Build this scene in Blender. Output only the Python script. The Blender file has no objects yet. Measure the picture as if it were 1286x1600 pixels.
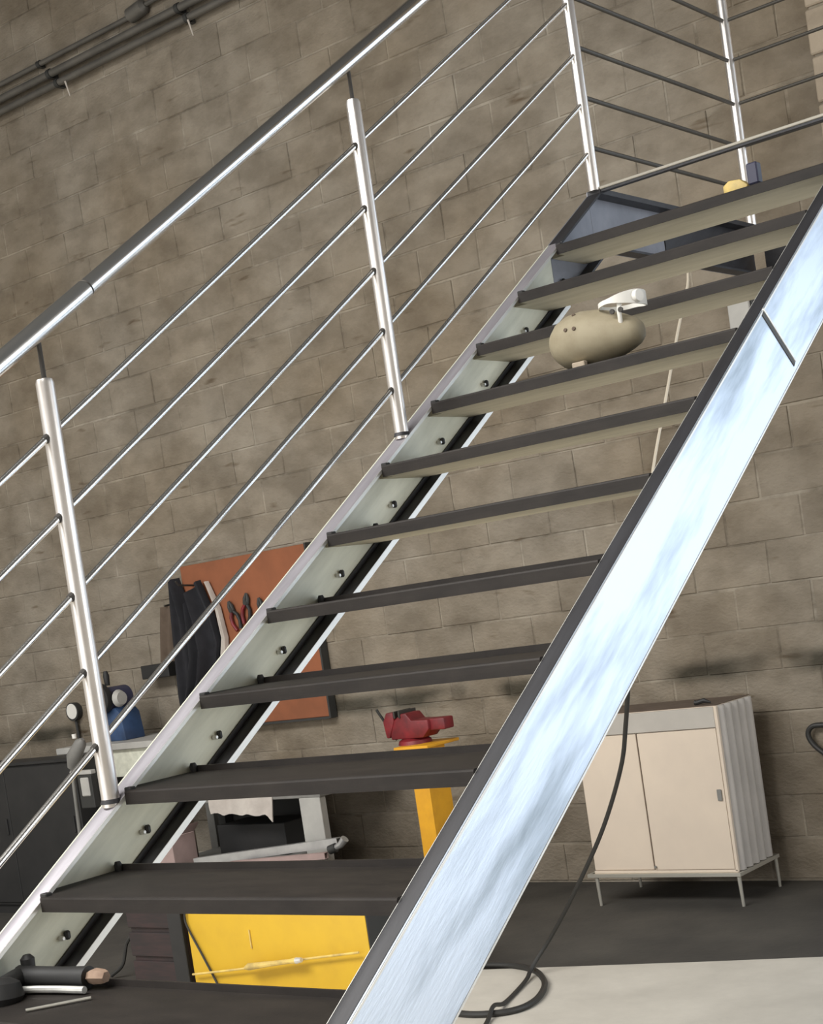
import bpy, bmesh, math, random
from mathutils import Vector, Matrix

# ---------------------------------------------------------------- camera
scene = bpy.context.scene
COL = scene.collection
F_PX, W_PX = 2425.4, 1286.0
cam_d = bpy.data.cameras.new('camera')
cam_d.sensor_fit = 'HORIZONTAL'
cam_d.sensor_width = 36.0
cam_d.lens = F_PX / W_PX * 36.0
cam_d.shift_x = -(695.44 - 643.0) / W_PX
cam_d.shift_y = (1048.62 - 800.0) / W_PX
cam_d.clip_start = 0.05
cam_d.clip_end = 200
cam = bpy.data.objects.new('camera', cam_d)
COL.objects.link(cam)
yaw, pitch, roll = math.radians(37.6641), math.radians(-2.6061), math.radians(-8.3961)
Fv = Vector((-math.sin(yaw) * math.cos(pitch), math.cos(yaw) * math.cos(pitch), math.sin(pitch)))
Rv = Vector((math.cos(yaw), math.sin(yaw), 0))
Uv = Rv.cross(Fv)
R2 = Rv * math.cos(roll) + Uv * math.sin(roll)
U2 = -Rv * math.sin(roll) + Uv * math.cos(roll)
m = Matrix((R2, U2, -Fv)).transposed().to_4x4()
m.translation = Vector((0, 0, 1.55))
cam.matrix_world = m
scene.camera = cam

# ---------------------------------------------------------------- world, lights, exposure
w = bpy.data.worlds.new('sky')
scene.world = w
w.use_nodes = True
bg = w.node_tree.nodes['Background']
bg.inputs[0].default_value = (0.72, 0.84, 1.0, 1)
bg.inputs[1].default_value = 1.0

def area(name, loc, rot, sx, sy, power, color):
    d = bpy.data.lights.new(name, 'AREA')
    d.shape = 'RECTANGLE'
    d.size, d.size_y = sx, sy
    d.energy = power
    d.color = color
    o = bpy.data.objects.new(name, d)
    o.location = loc
    o.rotation_euler = rot
    COL.objects.link(o)
    return o
# daylight through the roller-door opening in the back wall, right of the pilaster (faces -Y)
area('door_daylight', (0.75, 6.80, 2.3), (math.radians(-90), 0, 0), 4.6, 4.2, 130, (0.78, 0.89, 1.0))
# daylight through the wide gate behind the camera (faces +Y)
area('gate_daylight', (-5.5, -5.9, 2.6), (math.radians(90), 0, 0), 9.0, 4.6, 330, (1.0, 0.965, 0.90))
# added area light in an unseen right-wall opening, brightens handrail and rods (faces -X)
area('added_side_light', (3.55, 4.85, 2.2), (math.radians(90), 0, math.radians(90)), 2.8, 4.0, 200, (1.0, 0.985, 0.96))
# added overhead area light behind the camera, brightens floor and flanges (faces down)
area('added_roof_lamp', (-4.8, -1.2, 6.3), (0, 0, 0), 8.0, 3.0, 1500, (1.0, 0.985, 0.95))
scene.view_settings.view_transform = 'Standard'
scene.view_settings.look = 'None'
scene.view_settings.gamma = 1.0
scene.view_settings.use_curve_mapping = False
scene.view_settings.exposure = -0.4

# ---------------------------------------------------------------- materials
def mat(name, col, rough=0.6, metal=0.0, col2=None, scale=6.0, stretch=None, contrast=(0.35, 0.65),
        bump=0.0, bscale=60.0, rnd=0.0, spec=0.5, detail=6.0, rough2=None):
    mt = bpy.data.materials.new(name)
    mt.use_nodes = True
    nt = mt.node_tree
    N, L = nt.nodes, nt.links
    b = N['Principled BSDF']
    b.inputs['Base Color'].default_value = (*col, 1)
    b.inputs['Roughness'].default_value = rough
    b.inputs['Metallic'].default_value = metal
    b.inputs['Specular IOR Level'].default_value = spec
    geo = N.new('ShaderNodeNewGeometry')
    vec = geo.outputs['Position']
    if stretch:
        mp = N.new('ShaderNodeMapping')
        mp.vector_type = 'TEXTURE'
        mp.inputs['Rotation'].default_value = stretch[0]
        mp.inputs['Scale'].default_value = stretch[1]
        L.new(vec, mp.inputs['Vector'])
        vec = mp.outputs['Vector']
    out = None
    if col2 is not None:
        n = N.new('ShaderNodeTexNoise')
        n.inputs['Scale'].default_value = scale
        n.inputs['Detail'].default_value = detail
        n.inputs['Roughness'].default_value = 0.6
        L.new(vec, n.inputs['Vector'])
        r = N.new('ShaderNodeMapRange')
        r.inputs['From Min'].default_value = contrast[0]
        r.inputs['From Max'].default_value = contrast[1]
        L.new(n.outputs['Fac'], r.inputs['Value'])
        mx = N.new('ShaderNodeMix')
        mx.data_type = 'RGBA'
        mx.inputs[6].default_value = (*col, 1)
        mx.inputs[7].default_value = (*col2, 1)
        L.new(r.outputs['Result'], mx.inputs[0])
        out = mx.outputs[2]
        if rough2 is not None:
            rr = N.new('ShaderNodeMapRange')
            rr.inputs['To Min'].default_value = rough
            rr.inputs['To Max'].default_value = rough2
            L.new(r.outputs['Result'], rr.inputs['Value'])
            L.new(rr.outputs['Result'], b.inputs['Roughness'])
    if rnd:
        oi = N.new('ShaderNodeObjectInfo')
        rr = N.new('ShaderNodeMapRange')
        rr.inputs['To Min'].default_value = 1 - rnd
        rr.inputs['To Max'].default_value = 1 + rnd
        L.new(oi.outputs['Random'], rr.inputs['Value'])
        mm = N.new('ShaderNodeVectorMath')
        mm.operation = 'SCALE'
        if out is None:
            mm.inputs[0].default_value = col
        else:
            L.new(out, mm.inputs[0])
        L.new(rr.outputs['Result'], mm.inputs['Scale'])
        out = mm.outputs[0]
    if out is not None:
        L.new(out, b.inputs['Base Color'])
    if bump:
        n2 = N.new('ShaderNodeTexNoise')
        n2.inputs['Scale'].default_value = bscale
        n2.inputs['Detail'].default_value = 4
        L.new(vec, n2.inputs['Vector'])
        bp = N.new('ShaderNodeBump')
        bp.inputs['Strength'].default_value = bump
        bp.inputs['Distance'].default_value = 0.01
        L.new(n2.outputs['Fac'], bp.inputs['Height'])
        L.new(bp.outputs['Normal'], b.inputs['Normal'])
    return mt

SLOPE = math.atan(0.65927)
ALONG = ((SLOPE, 0, 0), (0.25, 1.6, 0.22))

def wall_material(name, c1, c2, rnd, bump):
    """concrete block: blotches, per-block tone, soot marks along one bed joint"""
    mt = mat(name, c1, 0.92, 0, c2, 5.0, ((0, 0, 0), (1.3, 1.0, 0.8)), (0.36, 0.64), bump, 60, rnd, 0.2)
    nt = mt.node_tree
    N, L = nt.nodes, nt.links
    b = N['Principled BSDF']
    src = b.inputs['Base Color'].links[0].from_socket
    geo = N.new('ShaderNodeNewGeometry')
    sep = N.new('ShaderNodeSeparateXYZ')
    L.new(geo.outputs['Position'], sep.inputs[0])
    # brown and grey patches of age
    n0 = N.new('ShaderNodeTexNoise'); n0.inputs['Scale'].default_value = 0.9; n0.inputs['Detail'].default_value = 5
    L.new(geo.outputs['Position'], n0.inputs['Vector'])
    r0 = N.new('ShaderNodeMapRange'); r0.inputs['From Min'].default_value = 0.4; r0.inputs['From Max'].default_value = 0.65
    L.new(n0.outputs['Fac'], r0.inputs['Value'])
    m0 = N.new('ShaderNodeMix'); m0.data_type = 'RGBA'; m0.blend_type = 'MULTIPLY'
    m0.inputs[7].default_value = (0.84, 0.79, 0.72, 1)
    L.new(r0.outputs['Result'], m0.inputs[0]); L.new(src, m0.inputs[6])
    # small dark pits and scrapes, drawn out along the courses
    mp = N.new('ShaderNodeMapping'); mp.inputs['Scale'].default_value = (3.0, 3.0, 14.0)
    L.new(geo.outputs['Position'], mp.inputs['Vector'])
    n1 = N.new('ShaderNodeTexNoise'); n1.inputs['Scale'].default_value = 1.0; n1.inputs['Detail'].default_value = 3
    L.new(mp.outputs['Vector'], n1.inputs['Vector'])
    r1 = N.new('ShaderNodeMapRange'); r1.inputs['From Min'].default_value = 0.66; r1.inputs['From Max'].default_value = 0.76
    L.new(n1.outputs['Fac'], r1.inputs['Value'])
    m1 = N.new('ShaderNodeMix'); m1.data_type = 'RGBA'; m1.blend_type = 'MULTIPLY'
    m1.inputs[7].default_value = (0.5, 0.43, 0.36, 1)
    L.new(r1.outputs['Result'], m1.inputs[0]); L.new(m0.outputs[2], m1.inputs[6])
    # soot band just above the bed joint at 1 m
    a = N.new('ShaderNodeMath'); a.operation = 'SUBTRACT'; a.inputs[1].default_value = 1.03
    L.new(sep.outputs['Z'], a.inputs[0])
    ab = N.new('ShaderNodeMath'); ab.operation = 'ABSOLUTE'; L.new(a.outputs[0], ab.inputs[0])
    r2 = N.new('ShaderNodeMapRange'); r2.inputs['From Min'].default_value = 0.085; r2.inputs['From Max'].default_value = 0.01
    r2.interpolation_type = 'SMOOTHSTEP'
    L.new(ab.outputs[0], r2.inputs['Value'])
    n2 = N.new('ShaderNodeTexNoise'); n2.inputs['Scale'].default_value = 2.1; n2.inputs['Detail'].default_value = 2
    L.new(geo.outputs['Position'], n2.inputs['Vector'])
    r3 = N.new('ShaderNodeMapRange'); r3.inputs['From Min'].default_value = 0.42; r3.inputs['From Max'].default_value = 0.56
    L.new(n2.outputs['Fac'], r3.inputs['Value'])
    mul = N.new('ShaderNodeMath'); mul.operation = 'MULTIPLY'
    L.new(r2.outputs['Result'], mul.inputs[0]); L.new(r3.outputs['Result'], mul.inputs[1])
    m2 = N.new('ShaderNodeMix'); m2.data_type = 'RGBA'; m2.blend_type = 'MULTIPLY'
    m2.inputs[7].default_value = (0.28, 0.29, 0.28, 1)
    L.new(mul.outputs[0], m2.inputs[0]); L.new(m1.outputs[2], m2.inputs[6])
    L.new(m2.outputs[2], b.inputs['Base Color'])
    return mt

M = {}
M['block'] = wall_material('concrete_block', (0.285, 0.250, 0.202), (0.196, 0.168, 0.132), 0.07, 0.6)
M['mortar'] = wall_material('mortar', (0.36, 0.325, 0.27), (0.15, 0.128, 0.10), 0.0, 0.5)
M['pale_block'] = mat('pale_block', (0.42, 0.35, 0.27), 0.9, 0, (0.36, 0.30, 0.23), 4, None, (0.3, 0.7), 0.3, 60, 0.05, 0.2)
M['floor'] = mat('pale_concrete', (0.60, 0.56, 0.49), 0.8, 0, (0.50, 0.465, 0.405), 3, None, (0.35, 0.65), 0.1, 40)
M['floor_shade'] = mat('shaded_concrete', (0.068, 0.061, 0.051), 0.9, 0, (0.040, 0.036, 0.031), 2, None, (0.35, 0.65), 0.2, 40)  # shaded part of the floor: the shade is put into this darker colour
M['plaster'] = mat('plaster', (0.42, 0.40, 0.36), 0.9, 0, (0.36, 0.34, 0.31), 2)
M['roof'] = mat('roof_sheet', (0.10, 0.10, 0.10), 0.7, 0.0, (0.07, 0.07, 0.07), 3)
M['galv'] = mat('galvanised_web', (0.62, 0.69, 0.79), 0.42, 0.75, (0.30, 0.35, 0.40), 2.3, ALONG, (0.46, 0.70), 0.06, 30, 0, 0.5, 5, 0.50)
M['galv_edge'] = mat('bright_steel_edge', (0.72, 0.71, 0.67), 0.4, 0.5, (0.60, 0.59, 0.56), 8, ALONG)
M['galv_flange'] = mat('galvanised_flange', (0.37, 0.35, 0.38), 0.5, 0.4, (0.29, 0.275, 0.30), 6, ALONG)
M['primer'] = mat('dull_green_primer', (0.78, 0.78, 0.66), 0.65, 0.1, (0.56, 0.565, 0.47), 4, ALONG, (0.35, 0.7), 0.05, 40)
M['mill_and_shade'] = mat('mill_scale_and_shade', (0.036, 0.036, 0.041), 0.55, 0.2, (0.024, 0.023, 0.026), 7, ALONG, (0.35, 0.65), 0.05, 60)  # mill scale, also used where shade is put into the colour
M['blue_steel'] = mat('blue_grey_steel', (0.24, 0.245, 0.275), 0.5, 0.3, (0.18, 0.185, 0.21), 6)
M['tread'] = mat('dark_checker_plate', (0.031, 0.0255, 0.022), 0.6, 0.1, (0.018, 0.015, 0.0135), 5, ((0, 0, 0), (0.6, 0.25, 0.25)), (0.3, 0.7), 0.0, spec=0.3)
def tread_bump(mt):
    nt = mt.node_tree; N, L = nt.nodes, nt.links
    b = N['Principled BSDF']
    geo = N.new('ShaderNodeNewGeometry')
    mp = N.new('ShaderNodeMapping'); mp.inputs['Rotation'].default_value = (0, 0, math.radians(45))
    L.new(geo.outputs['Position'], mp.inputs['Vector'])
    ck = N.new('ShaderNodeTexChecker'); ck.inputs['Scale'].default_value = 95
    L.new(mp.outputs['Vector'], ck.inputs['Vector'])
    bp = N.new('ShaderNodeBump'); bp.inputs['Strength'].default_value = 0.35; bp.inputs['Distance'].default_value = 0.002
    L.new(ck.outputs['Fac'], bp.inputs['Height']); L.new(bp.outputs['Normal'], b.inputs['Normal'])
tread_bump(M['tread'])
M['stainless'] = mat('brushed_stainless', (0.88, 0.86, 0.83), 0.23, 1.0)
M['post'] = mat('satin_post_steel', (0.84, 0.80, 0.77), 0.34, 0.9, (0.74, 0.70, 0.67), 9)
M['pin'] = mat('dark_pin', (0.05, 0.045, 0.04), 0.6, 0.3)
M['dark_rod'] = mat('dark_rod_steel', (0.06, 0.054, 0.045), 0.5, 0.2)
M['nosing'] = mat('dull_nosing', (0.42, 0.39, 0.33), 0.6, 0.1)
M['board'] = mat('beige_board', (0.52, 0.47, 0.35), 0.8, 0, (0.43, 0.385, 0.28), 5, ((0, 0, 0), (1, 0.2, 0.2)))
M['cream'] = mat('cream_laminate', (0.66, 0.56, 0.455), 0.5, 0, (0.60, 0.51, 0.42), 3)
M['cream_rail'] = mat('grey_rail', (0.45, 0.42, 0.38), 0.5, 0, (0.40, 0.375, 0.34), 5)
M['rib'] = mat('ribbed_white', (0.47, 0.44, 0.41), 0.55, 0, (0.40, 0.375, 0.35), 5)
M['steel_leg'] = mat('pale_leg', (0.55, 0.53, 0.47), 0.35, 0.6)
M['yellow'] = mat('yellow_paint', (0.62, 0.385, 0.022), 0.6, 0, (0.55, 0.335, 0.022), 5, None, (0.45, 0.75))
M['yellow_dirty'] = mat('worn_yellow', (0.75, 0.55, 0.16), 0.5, 0, (0.45, 0.33, 0.12), 16)
M['amber'] = mat('amber_paint', (0.80, 0.40, 0.02), 0.5, 0, (0.62, 0.29, 0.02), 5)
M['maroon'] = mat('dark_maroon', (0.036, 0.020, 0.020), 0.7, 0, (0.020, 0.015, 0.015), 9, ((0, 0, 0), (1, 1, 0.15)))
M['red'] = mat('red_enamel', (0.22, 0.014, 0.020), 0.5, 0, (0.10, 0.009, 0.012), 12)
M['orange'] = mat('orange_board', (0.30, 0.100, 0.042), 0.75, 0, (0.22, 0.075, 0.032), 4)
M['brown'] = mat('brown_cloth', (0.13, 0.095, 0.07), 0.9, 0, (0.10, 0.072, 0.052), 14)
M['black_cloth'] = mat('black_cloth', (0.016, 0.016, 0.021), 0.9, 0, (0.010, 0.010, 0.013), 14)
M['black'] = mat('black_paint', (0.022, 0.021, 0.021), 0.6, 0, (0.015, 0.015, 0.015), 6)
M['black_rubber'] = mat('black_rubber', (0.025, 0.024, 0.022), 0.55)
M['dark_hole'] = mat('dark_metal', (0.04, 0.04, 0.038), 0.6, 0.2)
M['blue'] = mat('blue_paint', (0.035, 0.075, 0.17), 0.45, 0, (0.025, 0.05, 0.11), 12)
M['white'] = mat('white_plastic', (0.78, 0.76, 0.71), 0.4)
M['pale_grey'] = mat('pale_grey', (0.45, 0.44, 0.41), 0.6, 0, (0.38, 0.37, 0.35), 8)
M['grey'] = mat('mid_grey', (0.22, 0.215, 0.20), 0.6, 0, (0.17, 0.165, 0.155), 8)
M['pink'] = mat('pink_card', (0.42, 0.30, 0.28), 0.8, 0, (0.34, 0.25, 0.23), 8)
M['white_cloth'] = mat('off_white_cloth', (0.58, 0.53, 0.48), 0.9, 0, (0.46, 0.41, 0.37), 9)
M['alu'] = mat('aluminium', (0.62, 0.62, 0.61), 0.4, 0.7, (0.5, 0.5, 0.5), 10)
M['beige_shell'] = mat('dusty_beige_shell', (0.33, 0.285, 0.195), 0.7, 0, (0.27, 0.228, 0.15), 18, None, (0.4, 0.7))
M['conduit'] = mat('conduit_grey', (0.145, 0.135, 0.12), 0.5, 0.3, (0.10, 0.095, 0.085), 5)
M['tan'] = mat('tan_leather', (0.36, 0.25, 0.18), 0.8, 0, (0.26, 0.17, 0.12), 30)
M['cord'] = mat('pale_cord', (0.62, 0.55, 0.44), 0.8)
M['dark_blue'] = mat('dark_blue_plastic', (0.04, 0.04, 0.075), 0.5)

# ---------------------------------------------------------------- mesh helpers
ORG = {}
class MB:
    def __init__(self):
        self.v, self.f = [], []
    def add(self, vs, fs):
        o = len(self.v)
        self.v += [tuple(p) for p in vs]
        self.f += [tuple(i + o for i in f) for f in fs]
        return self
    def box(self, a, b):
        x0, y0, z0 = a; x1, y1, z1 = b
        return self.add([(x0, y0, z0), (x1, y0, z0), (x1, y1, z0), (x0, y1, z0), (x0, y0, z1), (x1, y0, z1), (x1, y1, z1), (x0, y1, z1)],
                        [(0, 3, 2, 1), (4, 5, 6, 7), (0, 1, 5, 4), (1, 2, 6, 5), (2, 3, 7, 6), (3, 0, 4, 7)])
    def obox(self, c, half, mat3):
        vs = []
        for sz in (-1, 1):
            for sx, sy in ((-1, -1), (1, -1), (1, 1), (-1, 1)):
                vs.append(Vector(c) + mat3 @ Vector((sx * half[0], sy * half[1], sz * half[2])))
        return self.add(vs, [(0, 3, 2, 1), (4, 5, 6, 7), (0, 1, 5, 4), (1, 2, 6, 5), (2, 3, 7, 6), (3, 0, 4, 7)])
    def extrude_x(self, poly, x0, x1):
        """closed polygon of (y, z) run from x0 to x1"""
        n = len(poly)
        vs = [(x0, p[0], p[1]) for p in poly] + [(x1, p[0], p[1]) for p in poly]
        fs = [(i, (i + 1) % n, n + (i + 1) % n, n + i) for i in range(n)]
        fs += [tuple(range(n))[::-1], tuple(range(n, 2 * n))]
        return self.add(vs, fs)
    def extrude(self, poly, d):
        """closed 3-D polygon pushed along vector d"""
        n = len(poly)
        vs = [Vector(p) for p in poly] + [Vector(p) + Vector(d) for p in poly]
        fs = [(i, (i + 1) % n, n + (i + 1) % n, n + i) for i in range(n)]
        fs += [tuple(range(n))[::-1], tuple(range(n, 2 * n))]
        return self.add(vs, fs)
    def tube(self, pts, r, n=12, ry=None):
        pts = [Vector(p) for p in pts]
        k = len(pts)
        rs = r if isinstance(r, (list, tuple)) else [r] * k
        up = None
        vs = []
        for i, p in enumerate(pts):
            t = (pts[min(i + 1, k - 1)] - pts[max(i - 1, 0)]).normalized()
            if up is None:
                up = Vector((0, 0, 1)) if abs(t.z) < 0.9 else Vector((0, 1, 0))
            a = t.cross(up).normalized(); b = a.cross(t).normalized(); up = b
            for j in range(n):
                th = 2 * math.pi * j / n
                vs.append(p + a * (rs[i] * math.cos(th)) + b * (rs[i] * math.sin(th)))
        fs = []
        for i in range(k - 1):
            for j in range(n):
                fs.append((i * n + j, i * n + (j + 1) % n, (i + 1) * n + (j + 1) % n, (i + 1) * n + j))
        fs.append(tuple(range(n))[::-1]); fs.append(tuple(range((k - 1) * n, k * n)))
        return self.add(vs, fs)
    def build(self, name, material, parent=None, bevel=0.0, seg=1, smooth=True, origin=None):
        o = Vector(ORG.get(parent.name, (0, 0, 0))) if parent is not None else Vector(origin or (0, 0, 0))
        me = bpy.data.meshes.new(name)
        me.from_pydata([tuple(Vector(p) - o) for p in self.v], [], self.f)
        bm = bmesh.new(); bm.from_mesh(me)
        bmesh.ops.recalc_face_normals(bm, faces=bm.faces)
        if bevel:
            es = [e for e in bm.edges if len(e.link_faces) == 2 and e.calc_face_angle(0) > 0.6]
            bmesh.ops.bevel(bm, geom=es, offset=bevel, segments=seg, affect='EDGES', profile=0.5, clamp_overlap=True)
        bm.to_mesh(me); bm.free()
        if smooth:
            for p in me.polygons: p.use_smooth = True
            me.set_sharp_from_angle(angle=math.radians(35))
        me.materials.append(M[material])
        ob = bpy.data.objects.new(name, me)
        COL.objects.link(ob)
        if parent is not None:
            ob.parent = parent
            ORG[ob.name] = tuple(o)
        else:
            ob.location = o
            ORG[ob.name] = tuple(o)
        return ob

def curve(pts, n=8):
    """Catmull-Rom through points"""
    P = [Vector(p) for p in pts]
    P = [P[0] * 2 - P[1]] + P + [P[-1] * 2 - P[-2]]
    out = []
    for i in range(1, len(P) - 2):
        for k in range(n):
            t = k / n
            a, b, c, d = P[i - 1], P[i], P[i + 1], P[i + 2]
            out.append(0.5 * ((2 * b) + (c - a) * t + (2 * a - 5 * b + 4 * c - d) * t * t + (3 * b - a - 3 * c + d) * t ** 3))
    out.append(P[-2])
    return out

def tag(o, label, cat, group=None):
    o['label'] = label; o['category'] = cat
    if group: o['group'] = group
    return o
def thing(name, label, cat, loc, group=None):
    o = bpy.data.objects.new(name, None)
    o.empty_display_size = 0.1
    o.location = loc
    COL.objects.link(o)
    ORG[o.name] = tuple(loc)
    return tag(o, label, cat, group)
def struct(o, label=None):
    o['kind'] = 'structure'
    if label: o['label'] = label
    return o

# ---------------------------------------------------------------- the room
YW = 6.68            # face of the block wall
XA, XB = -12.0, 3.6  # side walls
ZC = 6.4
DX0, DX1, DZ = -1.65, 3.1, 4.5   # roller-door opening in the back wall

# floor: pale concrete, and a dark strip along the wall with shade put into its colour
fl = MB()
E0, E1 = (-12.0, 4.86), (3.6, 5.62)     # edge of the painted shade (x, y): runs slightly askew to the wall
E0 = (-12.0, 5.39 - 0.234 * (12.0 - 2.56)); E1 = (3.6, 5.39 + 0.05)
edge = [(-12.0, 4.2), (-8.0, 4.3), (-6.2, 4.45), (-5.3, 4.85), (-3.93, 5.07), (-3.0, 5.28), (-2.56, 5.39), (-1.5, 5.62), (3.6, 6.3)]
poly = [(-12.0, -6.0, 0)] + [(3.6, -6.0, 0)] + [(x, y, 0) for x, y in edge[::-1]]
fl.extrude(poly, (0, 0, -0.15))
struct(fl.build('floor', 'floor', smooth=False), 'pale concrete floor in front of the strip coloured as shade')
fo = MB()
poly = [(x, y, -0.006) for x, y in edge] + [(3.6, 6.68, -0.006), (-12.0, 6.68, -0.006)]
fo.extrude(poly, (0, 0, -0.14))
struct(fo.build('floor_shade_strip', 'floor_shade', smooth=False), 'dark strip of concrete floor along the block wall, shade put into its colour')

# back wall: mortar bed with every block its own piece
wl = MB()
wl.box((XA, YW + 0.004, -0.15), (DX0, YW + 0.2, ZC))
wl.box((DX1, YW + 0.004, -0.15), (XB, YW + 0.2, ZC))
wl.box((DX0, YW + 0.004, DZ), (DX1, YW + 0.2, ZC))
wall = struct(wl.build('wall_back', 'mortar', smooth=False), 'weathered grey-brown concrete block wall')

BL, BH, JT = 0.39, 0.2, 0.008
def block_mesh(k, length):
    rnd = random.Random(k)
    hx, hz = (length - JT) / 2, (BH - JT) / 2
    c = 0.004
    j = lambda s: rnd.uniform(-s, s)
    fr = [(-hx + c + j(.003), -0.0 + j(.0015), -hz + c + j(.003)), (hx - c + j(.003), j(.0015), -hz + c + j(.003)),
          (hx - c + j(.003), j(.0015), hz - c + j(.003)), (-hx + c + j(.003), j(.0015), hz - c + j(.003))]
    md = [(-hx, c, -hz), (hx, c, -hz), (hx, c, hz), (-hx, c, hz)]
    bk = [(-hx, .02, -hz), (hx, .02, -hz), (hx, .02, hz), (-hx, .02, hz)]
    fs = [(0, 1, 2, 3)]
    for i in range(4):
        n = (i + 1) % 4
        fs.append((4 + i, 4 + n, n, i)); fs.append((8 + i, 8 + n, 4 + n, 4 + i))
    fs.append((11, 10, 9, 8))
    return fr + md + bk, fs
bmeshes = []
for k in range(8):
    vs, fs = block_mesh(k, BL)
    me = bpy.data.meshes.new('block')
    me.from_pydata(vs, [], fs)
    me.materials.append(M['block'])
    bmeshes.append(me)
def to_px(p):
    q = Vector(p) - Vector((0, 0, 1.55))
    d = q.dot(Fv)
    return 695.44 + F_PX * q.dot(R2) / d, 1048.62 - F_PX * q.dot(U2) / d, d
random.seed(4)
near, rest = [], []
for c in range(int(ZC / BH)):
    z = (c + 0.5) * BH
    ph = -3.18 if c % 2 else -3.375
    k0 = int((XA - ph) / BL)
    x = ph + BL / 2 + (k0 - 1) * BL
    while x < XB + BL:
        lo, hi = x - BL / 2, x + BL / 2
        ok = lo >= XA and hi <= XB and not (hi > DX0 and lo < DX1 and z < DZ + BH / 2)
        if ok:
            px, py, d = to_px((x, YW, z))
            vis = -40 < px < 1330 and -30 < py < 1420
            (near if vis else rest).append((d, x, z))
        x += BL
near.sort()
rest += near[300:]
near = near[:300]
for d, x, z in near:
    o = bpy.data.objects.new('block', random.choice(bmeshes))
    o.location = (x + random.uniform(-.002, .002), YW + random.uniform(-.003, .002), z + random.uniform(-.002, .002))
    o.rotation_euler = (random.uniform(-.006, .006), random.uniform(-.003, .003), random.uniform(-.004, .004))
    COL.objects.link(o)
    o.parent = wall
mb = MB()
for d, x, z in rest:
    vs, fs = block_mesh(random.randrange(8), BL)
    dy = random.uniform(-.003, .002)
    mb.add([(a + x, b + YW + dy, e + z) for a, b, e in vs], fs)
o = mb.build('block_field', 'block', wall, smooth=False)
o['kind'] = 'stuff'

# pilaster of paler blocks beside the door opening
pl = MB()
pl.box((-2.555, 6.475, -0.006), (-2.11, YW + 0.006, ZC))
pil = struct(pl.build('trim_1', 'mortar', smooth=False), 'pale block pilaster standing out from the wall')
pz = 0.0
k = 0
while pz < ZC - 0.05:
    q = MB()
    j = random.uniform(-.004, .004)
    if k % 2:
        q.box((-2.567 + j, 6.462, pz + 0.006), (-2.10, 6.60, pz + 0.2 - 0.006))
    else:
        q.box((-2.567 + j, 6.462, pz + 0.006), (-2.36, 6.62, pz + 0.194))
        q.box((-2.35, 6.462, pz + 0.006), (-2.10, 6.62, pz + 0.194))
    q.build('block', 'pale_block', pil, bevel=0.006)
    pz += 0.2; k += 1

# the walls and roof outside the frame
struct(MB().box((XA - 0.2, -6.2, -0.15), (XA, YW + 0.2, ZC)).build('wall_left', 'plaster', smooth=False), 'plain side wall of the workshop')
struct(MB().box((XB, -6.2, -0.15), (XB + 0.2, 3.4, ZC)).box((XB, 6.3, -0.15), (XB + 0.2, YW + 0.2, ZC)).box((XB, 3.4, 4.3), (XB + 0.2, 6.3, ZC)).build('wall_right', 'plaster', smooth=False), 'plain side wall by the roller door')
wf = MB()
wf.box((XA, -6.2, -0.15), (-10.1, -6.0, ZC)); wf.box((-0.9, -6.2, -0.15), (XB, -6.0, ZC)); wf.box((-10.1, -6.2, 5.0), (-0.9, -6.0, ZC))
struct(wf.build('wall_front', 'plaster', smooth=False), 'front wall with the wide gate opening')
struct(MB().box((XA - 0.2, -6.2, ZC), (XB + 0.2, YW + 0.2, ZC + 0.15)).build('ceiling', 'roof', smooth=False), 'dark roof sheeting over the workshop')

# ---------------------------------------------------------------- the staircase
XL, XR = -2.695, -1.722          # inner lips of the flanges
XLO, XRO = -2.7510, -1.6755      # outer faces of the webs
Y0, Z0, RUN, RISE, TAN = 2.0031, 1.0578, 0.26771, 0.17649, 0.65927
def zf(y): return 1.047 + (y - Y0) * TAN       # top of the stringer flange
DV = 0.2538
TF = 0.0085                                     # flange thickness, vertical
YT = 4.75                                       # top end of the stringers
stair = thing('staircase', 'open steel staircase with dark treads, bright stringers and tubular railing', 'staircase', (-2.2, 0.45, 0))

def sloped(x0, x1, zt, zb, ya, yb):
    """bar following the pitch: top zt and bottom zb below the flange line, between vertical planes x0 and x1"""
    b = MB()
    ya0 = max(ya, Y0 + (0.0 + zb - 1.047) / TAN) if ya is None else ya
    b.extrude_x([(ya, zf(ya) - zb), (yb, zf(yb) - zb), (yb, zf(yb) - zt), (ya, zf(ya) - zt)], x0, x1)
    return b
DVF = 0.206                                     # the far stringer is a shallower channel
def stringer(xo, xi, flange_mat, web_mat, edge_mat, label, yb, DV):
    s = 1 if xi > xo else -1
    # web, cut level at the floor
    yb0 = Y0 - 1.047 / TAN
    web = MB()
    web.extrude_x([(yb0 + DV / TAN, 0), (yb, zf(yb) - DV), (yb, zf(yb)), (yb0, 0)], *sorted((xo, xo + s * 0.006)))
    wo = web.build('stringer', web_mat, stair, bevel=0.0012)
    wo['label'] = label
    for nm, a, b, mt in (('top_flange', 0, TF, flange_mat), ('bottom_flange', DV - TF, DV, 'mill_and_shade' if web_mat == 'primer' else web_mat)):  # far bottom flange goes dark: its shade is put into the colour
        ya = yb0 + (b / TAN)
        sloped(*sorted((xo + s * 0.006, xi - s * 0.0015)), a, b, ya, yb).build(nm, mt, wo, bevel=0.001)
        sloped(*sorted((xi - s * 0.0015, xi)), a - .0002, b + (0.010 if nm == 'bottom_flange' else 0.002), ya + .01, yb).build('flange_lip', edge_mat, wo)
    return wo
far_s = stringer(XLO, XL, 'galv_flange', 'primer', 'galv_edge', 'dull greenish channel stringer with pale lips', 4.45, DVF)
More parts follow.
